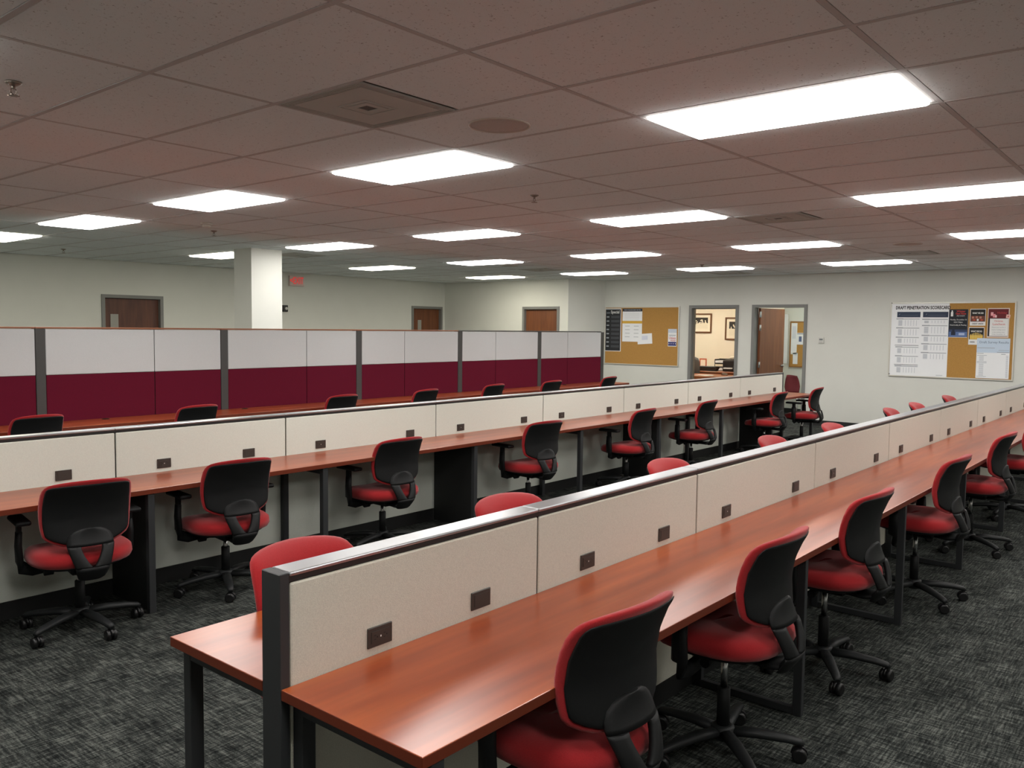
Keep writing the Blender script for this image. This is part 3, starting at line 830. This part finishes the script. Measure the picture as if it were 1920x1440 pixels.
# scorecard board
b1 = board('large aluminium framed notice board with a white scorecard and posters', 2.40, 4.255, .950, 2.195, XB, [('white_surface', 0, .49, M['paper']), ('cork_surface', .49, 1, M['cork'])])
Y1, Z1, BW, BH = 4.255, 2.195, 1.855, 1.245
Yh = lambda h: Y1-h*BW
Zv = lambda v: Z1-v*BH
blk, navy, gry, lg = C(22, 22, 26), C(44, 56, 78), C(150, 155, 162), C(205, 209, 214)
rects = []
for (h0, h1) in ((.10, .51), (.555, .985)): rects.append((h0, h1, .115, .19, navy))
def table(h0, h1, v0, v1):
    w_ = h1-h0
    rects.append((h0, h1, v0, v0+.008, gry)); rects.append((h0, h0+.30*w_, v0-.006, v0+.010, C(168, 172, 178)))
    rects.append((h0+.09*w_, h0+.26*w_, v0+.02, v1-.01, lg))
    for q in range(5): rects.append((h0+(.38+.12*q)*w_, h0+(.40+.12*q)*w_, v0+.02, v1-.012, C(196, 200, 206)))
    for q in range(3):
        vv = v0+.03+(v1-v0-.04)*q/3; rects.append((h0+.09*w_, h0+.26*w_, vv, vv+.004, C(170, 174, 182)))
for v0, v1 in ((.21, .32), (.335, .45), (.465, .555), (.60, .70), (.725, .83), (.865, .97)): table(.09, .50, v0, v1)
for v0, v1 in ((.215, .28), (.30, .42), (.435, .53), (.55, .65), (.67, .77)): table(.545, .98, v0, v1)
for v in (.575, .845): rects.append((.08, .50, v, v+.006, C(70, 72, 78)))
rects.append((.82, .93, .975, .98, gry))
sheet('scorecard_poster', 'white scorecard sheet filling the left half of the big board', 'poster', XB-.0145, Yh(.012), Yh(.49), Zv(.015), Zv(.985), M['paper'], rects,
      [('DRAFT PENETRATION SCORECARD', .545, .060, .074, blk, .84, .0022), ('/ _______', .30, .15, .035, gry, .30, 0), ('/ _______', .77, .15, .035, gry, .30, 0)])
wht, red_, gold = C(230, 230, 228), C(196, 60, 56), C(205, 168, 70)
sheet('event_poster', 'dark blue winter event poster beside the white scorecard sheet', 'poster', XB-.016, Yh(.488), Yh(.640), Zv(.095), Zv(.46), C(24, 28, 36),
      [(.03, .97, .76, .98, C(88, 112, 160)), (.03, .97, .72, .80, C(48, 62, 96)), (.15, .38, .80, .92, C(22, 30, 52)), (.20, .33, .66, .82, C(22, 30, 52)), (.55, .85, .84, .92, C(170, 185, 215)),
       (.10, .22, .10, .25, wht), (.13, .20, .04, .11, wht), (0, 1, .985, 1, wht), (0, .015, 0, 1, C(120, 130, 150)), (.985, 1, 0, 1, C(120, 130, 150))],
      [('Winter', .62, .075, .05, red_, .13, .001), ('Open House', .62, .155, .045, red_, .15, .001), ('AND HOLIDAY', .62, .235, .022, wht, .12, 0), ('Monday, December 10', .5, .37, .03, wht, .24, 0), ('4:00-7:00pm', .5, .46, .03, wht, .13, 0), ('Hotel Lobby & Meeting', .5, .56, .03, wht, .24, 0)], 'posters on the big board')
sheet('show_poster', 'black and brown poster with white foot strip, upper of the two', 'poster', XB-.016, Yh(.655), Yh(.775), Zv(.09), Zv(.305), wht,
      [(.03, .97, .04, .76, C(26, 22, 22)), (.06, .94, .42, .74, C(112, 62, 48)), (.12, .26, .46, .58, C(190, 130, 110)), (.36, .50, .44, .56, C(190, 130, 110)), (.60, .74, .46, .58, C(190, 130, 110)), (.44, .56, .60, .72, wht), (.2, .34, .62, .70, C(200, 80, 60)), (.68, .82, .62, .70, C(200, 80, 60))],
      [('WHAT WE DID', .5, .26, .036, wht, .16, .001), ('CREDIT UNION', .5, .89, .03, C(70, 74, 80), .16, .001)], 'posters on the big board')
sheet('show_poster', 'black poster with yellow fan shape, lower of the two', 'poster', XB-.0185, Yh(.65), Yh(.77), Zv(.325), Zv(.55), wht,
      [(.03, .97, .04, .70, C(26, 24, 22)), (.08, .92, .46, .70, gold)] + [(.12+.1*q, .17+.1*q, .40 - .03*(q if q < 4 else 7-q), .66, C(226, 196, 104)) for q in range(8)],
      [('WHAT WE DO', .5, .24, .036, wht, .16, .001), ('UNION', .25, .85, .03, C(60, 62, 66), .07, .001)], 'posters on the big board')
sheet('maroon_poster', 'maroon poster with pink flowers at the right end of the board', 'poster', XB-.016, Yh(.79), Yh(.952), Zv(.082), Zv(.455), C(222, 210, 200),
      [(.03, .96, .03, .34, C(104, 26, 34)), (.03, .96, .34, .96, C(28, 22, 22)), (.14, .26, .14, .26, C(236, 170, 176)), (.24, .36, .20, .32, C(226, 140, 150)), (.34, .42, .24, .32, C(236, 200, 200))],
      [('Holiday', .66, .16, .045, C(190, 60, 66), .13, 0)], 'posters on the big board')
sheet('note_sheet', 'white note pinned over the maroon poster', 'paper', XB-.0185, Yh(.808), Yh(.945), Zv(.215), Zv(.435), wht,
      [], [('Christmas', .48, .14, .04, red_, .12, 0), ('Luncheon', .5, .32, .05, red_, .17, 0), ('Please join us for a', .5, .50, .024, gry, .19, 0), ('festive holiday lunch', .5, .64, .024, gry, .19, 0), ('in the meeting room', .5, .78, .024, gry, .17, 0), ('Friday, December 14', .5, .90, .022, gry, .18, 0)], 'papers on the big board')
sheet('sticky_note', 'small pink square note on the corner of the maroon poster', 'paper', XB-.0185, Yh(.928), Yh(.958), Zv(.165), Zv(.21), C(236, 190, 180), [(.3, .7, .3, .7, C(200, 120, 110))], [], 'papers on the big board', 8)
hd = C(196, 212, 228); sv = [(0, 1, .0, .36, hd)]
rows_ = [(.02, .55, .235, .25), (.66, .98, .29, .30), (.62, .98, .335, .35), (.02, .22, .375, .388), (.75, .88, .385, .40)]
for q in range(18):
    v = .425+.031*q; a = .02 if q in (0, 5, 6, 17) else .09; rows_.append((a, a+(.30 if a < .05 else .14), v, v+.010)); rows_.append((.90, .965, v+.004, v+.014))
for r_ in rows_: sv.append((*r_, C(160, 166, 176)))
sheet('survey_sheet', 'large white survey sheet with pale blue header at lower right', 'poster', XB-.0205, Yh(.718), Yh(.968), Zv(.465), Zv(.975), M['paper'], sv, [('Draft Survey Results', .52, .10, .052, C(122, 140, 164), .41, .0006)], 'papers on the big board')
for h, v in ((.012, .01), (.012, .97)):
    bm = new(); cyl(bm, (0, 0), .008, 0, .006, 10)
    o = obj('push_pin', bm, M['black']); o.matrix_world = Matrix.Translation((XB-.022, Yh(h), Zv(v)+.004)) @ Matrix.Rotation(-PI/2, 4, 'Y')
    tag(o, 'dark screw head at the %s left corner of the scorecard board' % ('upper' if v < .5 else 'lower'), 'screw', 'board screws')

# cork board
b2_ = board('aluminium framed cork board beside the office window', 8.255, 10.035, .950, 2.165, XB, [('cork_surface', 0, 1, M['cork'])])
Y1, Z1, BW, BH = 10.035, 2.165, 1.78, 1.215
dk = C(30, 32, 36)
rr = [(.04, .96, .02, .985, dk), (.04, .33, .02, .985, C(24, 26, 30))]
for q in range(8):
    v = .17+.098*q; rr.append((.38, .90, v, v+.055, C(62, 64, 70))); rr.append((.10, .26, v+.012, v+.042, C(150, 154, 160)))
sheet('schedule_poster', 'tall black schedule poster with white border at the left of the cork board', 'poster', XB-.0165, Yh(.005), Yh(.232), Zv(.03), Zv(.775), wht, rr, [('Special', .62, .085, .09, wht, .21, .001), ('SHOW', .20, .105, .04, gry, .09, .001)], 'papers on the cork board')
sheet('flyer', 'white flyer with navy header and yellow band on the cork board', 'poster', XB-.0165, Yh(.25), Yh(.518), Zv(.035), Zv(.60), M['paper'],
      [(0, 1, 0, .085, C(36, 42, 58)), (0, 1, .37, .45, C(212, 168, 62))] + [(.14+.45*(q % 2), .38+.45*(q % 2), .52+.11*(q//2), .532+.11*(q//2), gry) for q in range(8)] + [(.12, .85, .16+.05*q, .168+.05*q, lg) for q in range(4)],
      [('WHAT IS THE UNION DOING FOR YOU', .5, .043, .026, wht, .40, 0)], 'papers on the cork board')
sheet('note_sheet', 'blank white note hanging askew below the flyer', 'paper', XB-.0146, Yh(.46), Yh(.655), Zv(.46), Zv(.635), M['paper'], [(.25, .7, .2, .6, C(214, 218, 232))], [], 'papers on the cork board', -4)
sheet('flyer', 'small flyer with red lettering and navy foot at the right of the cork board', 'poster', XB-.0165, Yh(.862), Yh(.972), Zv(.375), Zv(.665), M['paper'],
      [(.03, .97, .74, .96, C(34, 38, 110)), (0, 1, 0, .22, C(200, 210, 222)), (.1, .9, .34, .37, gry), (.15, .85, .40, .42, gry)] + [(.1+.24*q, .18+.24*q, .82, .87, wht) for q in range(4)],
      [('Union', .5, .52, .07, red_, .15, .001), ('VOICE', .58, .67, .05, red_, .12, .001)], 'papers on the cork board')

# thermostat
t = thing('thermostat', 'small white wall thermostat right of the open office door', 'thermostat', (XB, 5.41, 1.535))
bm = box(-.022, 0, -.045, .045, -.055, .055); bevel(bm, .006, 2); obj('housing', bm, C(206, 206, 200), t)
obj('dial_window', box(-.024, -.021, -.03, .03, .0, .03), C(120, 124, 124), t)
obj('lever', box(-.024, -.021, -.03, .03, -.035, -.025), C(160, 160, 156), t)
# EXIT sign on the left wall
t = thing('exit_sign', 'white exit sign with red letters and arrow on the left wall by the column', 'exit sign', (10.05, YL, 2.565))
bm = box(-.17, .17, -.055, 0, -.10, .10); bevel(bm, .006, 2); obj('sign_housing', bm, M['exitw'], t)
mt = Matrix(((1, 0, 0, .03), (0, 0, -1, -.056), (0, 1, 0, 0), (0, 0, 0, 1)))
text('lettering', 'EXIT', .19, mt, M['exitr'], t, width=.235, bold=.001)
text('arrow', '<', .17, Matrix(((1, 0, 0, -.125), (0, 0, -1, -.056), (0, 1, 0, 0), (0, 0, 0, 1))), M['exitr'], t, bold=.001)
# alarm strobe
t = thing('fire_alarm', 'dark wall-mounted fire alarm strobe just right of the column', 'fire alarm', (9.79, YL, 2.02))
bm = box(-.055, .055, -.045, 0, -.065, .065); bevel(bm, .008, 2); obj('alarm_housing', bm, C(46, 44, 44), t)
bm = new(); lathe(bm, (0, 0), [(.03, 0), (.03, .012), (.018, .022)], 14); o = obj('strobe_lens', bm, C(210, 210, 205, .2), t); o.matrix_local = Matrix.Translation((.012, -.045, 0)) @ Matrix.Rotation(PI/2, 4, 'X')

# ================================================================== OFFICE BEHIND THE WINDOW
def picture(label, y0, y1, z0, z1, x, seed):
    t = thing('framed_picture', label, 'picture', (x, (y0+y1)/2, (z0+z1)/2), 0, 'framed pictures in the office')
    W, H = (y1-y0)/2, (z1-z0)/2; fw = .035
    bm = new()
    for (a, b, c, d_) in ((-W, -W+fw, -H, H), (W-fw, W, -H, H), (-W+fw, W-fw, -H, -H+fw), (-W+fw, W-fw, H-fw, H)): bx(bm, -.03, 0, a, b, c, d_)
    bevel(bm, .003, 1); obj('picture_frame', bm, C(104, 66, 34, .4), t)
    obj('mat_board', box(-.012, 0, -W+fw, W-fw, -H+fw, H-fw), C(240, 232, 214), t)
    iw, ih = W-.10, H-.10
    random.seed(seed); bm = new()
    bx(bm, -.0135, -.012, -iw, iw, .0, ih, 0); bx(bm, -.0135, -.012, -iw, iw, -ih, 0, 1)
    for q in range(12):                       # loose abstract ink strokes
        y, z = random.uniform(-iw*.8, iw*.8), random.uniform(-ih*.7, ih*.6); a = random.uniform(0, PI)
        pts = []
        for k in range(7):
            u = 2*PI*k/7; rx_, rz_ = random.uniform(.02, .05), random.uniform(.008, .02)
            dy, dz = rx_*math.cos(u), rz_*math.sin(u)
            yy = max(-iw, min(iw, y+dy*math.cos(a)-dz*math.sin(a))); zz = max(-ih, min(ih, z+dy*math.sin(a)+dz*math.cos(a)))
            pts.append((yy, zz))
        loft(bm, [[(-.0138-q*.0001, p, r) for p, r in pts], [(-.0135, p, r) for p, r in pts]], mi=(1 if z > 0 else 0), smooth=False)
    obj('ink_drawing', bm, [C(34, 28, 24), C(232, 224, 204)], t)
    return t
picture('framed black and white ink drawing at the left in the office window', 9.25, 9.84, 1.625, 2.095, 18.5, 3)
picture('framed black and white ink drawing, lower, at the right in the office window', 8.32, 8.90, 1.47, 2.00, 18.5, 5)
# desks
def office_desk(label, x0, x1, y0, y1, z):
    t = thing('office_desk', label, 'desk', ((x0+x1)/2, (y0+y1)/2, 0), 0, 'wooden desks in the office')
    a, b = (x1-x0)/2, (y1-y0)/2
    bm = box(-a, a, -b, b, z-.03, z); bevel(bm, .004, 1); obj('desk_top', bm, M['desko'], t)
    for sx in (-1, 1): obj('side_panel', box(sx*(a-.03)-.012, sx*(a-.03)+.012, -b+.03, b-.03, 0, z-.03), M['desko'], t)
    obj('modesty_panel', box(-a+.05, a-.05, b-.08, b-.06, .15, z-.03), M['desko'], t)
office_desk('light wooden desk right behind the office window', 15.75, 16.75, 7.3, 9.2, .745)
office_desk('darker wooden desk at the far wall of the office', 17.15, 18.25, 7.6, 9.35, .78)
t = thing('desk_tray', 'low black plastic tray lying on the far office desk behind the window', 'tray', (17.36, 8.74, .781))
bm = new(); rings = []
for (k, z) in ((.80, 0), (1, .085), (1, .10), (.93, .10), (.74, .012)):
    rings.append([(.13*k*math.copysign(abs(math.cos(a))**.5, math.cos(a)), .26*k*math.copysign(abs(math.sin(a))**.5, math.sin(a)), z) for a in [2*PI*q/24+.01 for q in range(24)]])
loft(bm, rings); obj('tray_shell', bm, C(26, 25, 24, .35), t)
bm = new(); bx(bm, -.09, .09, -.2, .2, .028, .034); obj('tray_liner', bm, C(48, 46, 44), t)
t = thing('paper_stack', 'untidy low stack of papers on the near office desk', 'papers', (16.05, 8.15, .746))
for k in range(5):
    o = obj('paper', box(-.11, .11, -.15, .15, .002*k, .002*k+.0015), C(236, 228, 212) if k % 2 else M['paper'], t); o.rotation_euler = (0, 0, .2*k-.35); o.location = (.02*k, .03*(k % 3), 0)
t = thing('file_organizer', 'black mesh file organizer holding papers on the far office desk', 'organizer', (17.72, 8.58, .781))
bm = new()
bx(bm, -.12, .12, -.13, .13, 0, .008); bx(bm, .112, .12, -.13, .13, .008, .27)
for s in (-1, 1): bx(bm, -.12, .112, s*.126-.004, s*.126+.004, .008, .26)
for z in (.09, .17): bx(bm, -.12, .112, -.122, .122, z, z+.006)
obj('organizer_frame', bm, C(24, 22, 22, .4), t)
for z, c_ in ((.01, 0), (.098, 1), (.178, 0)): obj('paper', box(-.125, .09, -.11, .11, z, z+.05), C(238, 226, 200) if c_ else M['paper'], t)
t = thing('desk_printer', 'black desktop printer with paper in its tray on the far office desk', 'printer', (17.6, 8.28, .781))
bm = box(-.17, .17, -.15, .15, 0, .24); bevel(bm, .012, 2); obj('printer_body', bm, C(26, 24, 24, .35), t)
bm = box(-.13, .12, -.12, .12, .24, .26); bevel(bm, .005, 1); obj('printer_lid', bm, C(40, 38, 38, .35), t)
obj('output_tray', box(-.26, -.17, -.11, .11, .05, .06), C(32, 30, 30), t)
obj('paper', box(-.25, -.17, -.09, .09, .06, .085), M['paper'], t)
t = thing('crumpled_paper', 'crumpled white paper lying on top of the office printer', 'papers', (17.6, 8.27, 1.042))
random.seed(11); bm = new(); bmesh.ops.create_icosphere(bm, subdivisions=2, radius=.09)
for v in bm.verts: v.co *= random.uniform(.75, 1.1); v.co.z = v.co.z*.45+.04
obj('sheet', bm, C(232, 226, 210), t)
t = thing('photo_stand', 'small reddish picture frame standing on the far office desk', 'picture', (18.0, 9.20, .781), 0)
bm = new()
for (a, b, c, d_) in ((-.09, -.065, 0, .25), (.065, .09, 0, .25), (-.065, .065, 0, .03), (-.065, .065, .22, .25)): bx(bm, -.008, .008, a, b, c, d_)
obj('picture_frame', bm, C(176, 92, 62, .4), t); obj('photo', box(-.002, .006, -.065, .065, .03, .22), C(236, 226, 210), t)
t = thing('stapler', 'small chrome and dark stapler between tray and organizer', 'stapler', (17.0, 8.30, 0))
t.location = (16.5, 7.93, .746)
bm = box(-.02, .02, -.07, .07, 0, .012); bevel(bm, .003, 1); obj('stapler_base', bm, C(40, 38, 36, .3), t)
bm = new(); bx(bm, -.015, .015, -.065, .055, .02, .045, mtx=Matrix.Rotation(.12, 4, 'X')); obj('stapler_arm', bm, M['steel'], t)
# grey office chair, just its back showing at the left of the window
t = thing('office_chair', 'grey fabric chair back at the left edge of the office window', 'chair', (16.35, 8.85, 0), .5)
t.location = (16.90, 8.93, 0); t.rotation_euler = (0, 0, .1)
bm = new(); loft(bm, [[(.05*math.cos(a)+.0, .21*k*math.sin(a), z) for a in [2*PI*q/16 for q in range(16)]] for k, z in ((.7, .55), (.95, .62), (1, .8), (.97, .98), (.8, 1.07), (.4, 1.10))]); obj('backrest', bm, C(96, 96, 96, .9), t)
bm = new(); loft(bm, [[(.24+.24*math.cos(a), .24*math.sin(a)*1, z) for a in [2*PI*q/16 for q in range(16)]] for z in (.42, .48)]); obj('seat', bm, C(96, 96, 96, .9), t)
bm = new(); tube(bm, [(.24, 0, .42), (.24, 0, .06)], .03, 10); tube(bm, [(.08, 0, .42), (-.03, 0, .45), (-.045, 0, .62)], .02, 8); obj('chair_post', bm, M['black'], t)
bm = new()
for k in range(5): a = 2*PI*k/5+.3; tube(bm, [(.24, 0, .09), (.24+.27*math.cos(a), .27*math.sin(a), .04)], [.022, .035], 8)
obj('star_base', bm, M['black'], t)

# ---------------- small office behind the open door
o = board('small wood framed cork board inside the open office', 6.36, 6.735, .955, 1.895, 17.0, [('cork_surface', 0, 1, M['cork'])], .02, C(150, 104, 50, .5))
sheet('notice_sheet', 'long white notice at the left of the small office cork board', 'paper', 16.984, 6.71, 6.585, 1.86, 1.22, M['paper'], [(.2, .8, .1, .5, C(218, 222, 230))], [], 'papers on the small office board')
sheet('notice_sheet', 'white notice with blue figure at the right of the small office cork board', 'paper', 16.982, 6.60, 6.42, 1.66, 1.42, M['paper'], [(.3, .62, .3, .75, C(90, 104, 140)), (.1, .8, .05, .12, gry)], [], 'papers on the small office board')
sheet('notice_sheet', 'narrow white notice low on the small office cork board', 'paper', 16.984, 6.66, 6.56, 1.25, 1.02, M['paper'], [(.3, .8, .1, .2, lg)], [], 'papers on the small office board')
o = board('whiteboard mostly hidden behind the open office door', 6.77, 6.865, 1.02, 2.05, 17.0, [('white_surface', 0, 1, M['paper'])], .008)
# maroon plastic chair
t = thing('side_chair', 'glossy maroon plastic side chair inside the open office door', 'chair', (16.35, 6.30, 0), math.radians(155))
mar = C(104, 26, 34, .3); bm = new(); Rr = []
for k in range(9):
    z = .46+.36*k/8; hw = .20*(1-.35*(k/8)**3)*(.82+.18*min(1, k/3)); row = []
    for q in range(11):
        u = -1+2*q/10; row.append((hw*u, -.22-.03*k/8+.10*u*u, z-.02*u*u*(k/8)))
    Rr.append(row)
fr1 = [[Vector(p) for p in r] for r in Rr]; fr2 = [[Vector(p)+Vector((0, -.012, 0)) for p in r] for r in Rr]
loft(bm, [a+list(reversed(b)) for a, b in zip(fr1, fr2)]); obj('backrest', bm, mar, t)
bm = new(); loft(bm, [[(.21*math.copysign(abs(math.cos(a))**.6, math.cos(a)), .21*math.copysign(abs(math.sin(a))**.6, math.sin(a)), z) for a in [2*PI*q/24+.01 for q in range(24)]] for z in (.425, .45)]); obj('seat', bm, mar, t)
for sx in (-1, 1):
    for sy in (-1, 1):
        bm = new(); tube(bm, [(sx*.17, sy*.17, .43), (sx*.21, sy*.22, 0)], .011, 8); obj('leg', bm, M['steel'], t)
    bm = new(); tube(bm, [(sx*.16, -.17, .43), (sx*.16, -.235, .50), (sx*.14, -.25, .62)], .010, 8); obj('back_tube', bm, M['steel'], t)
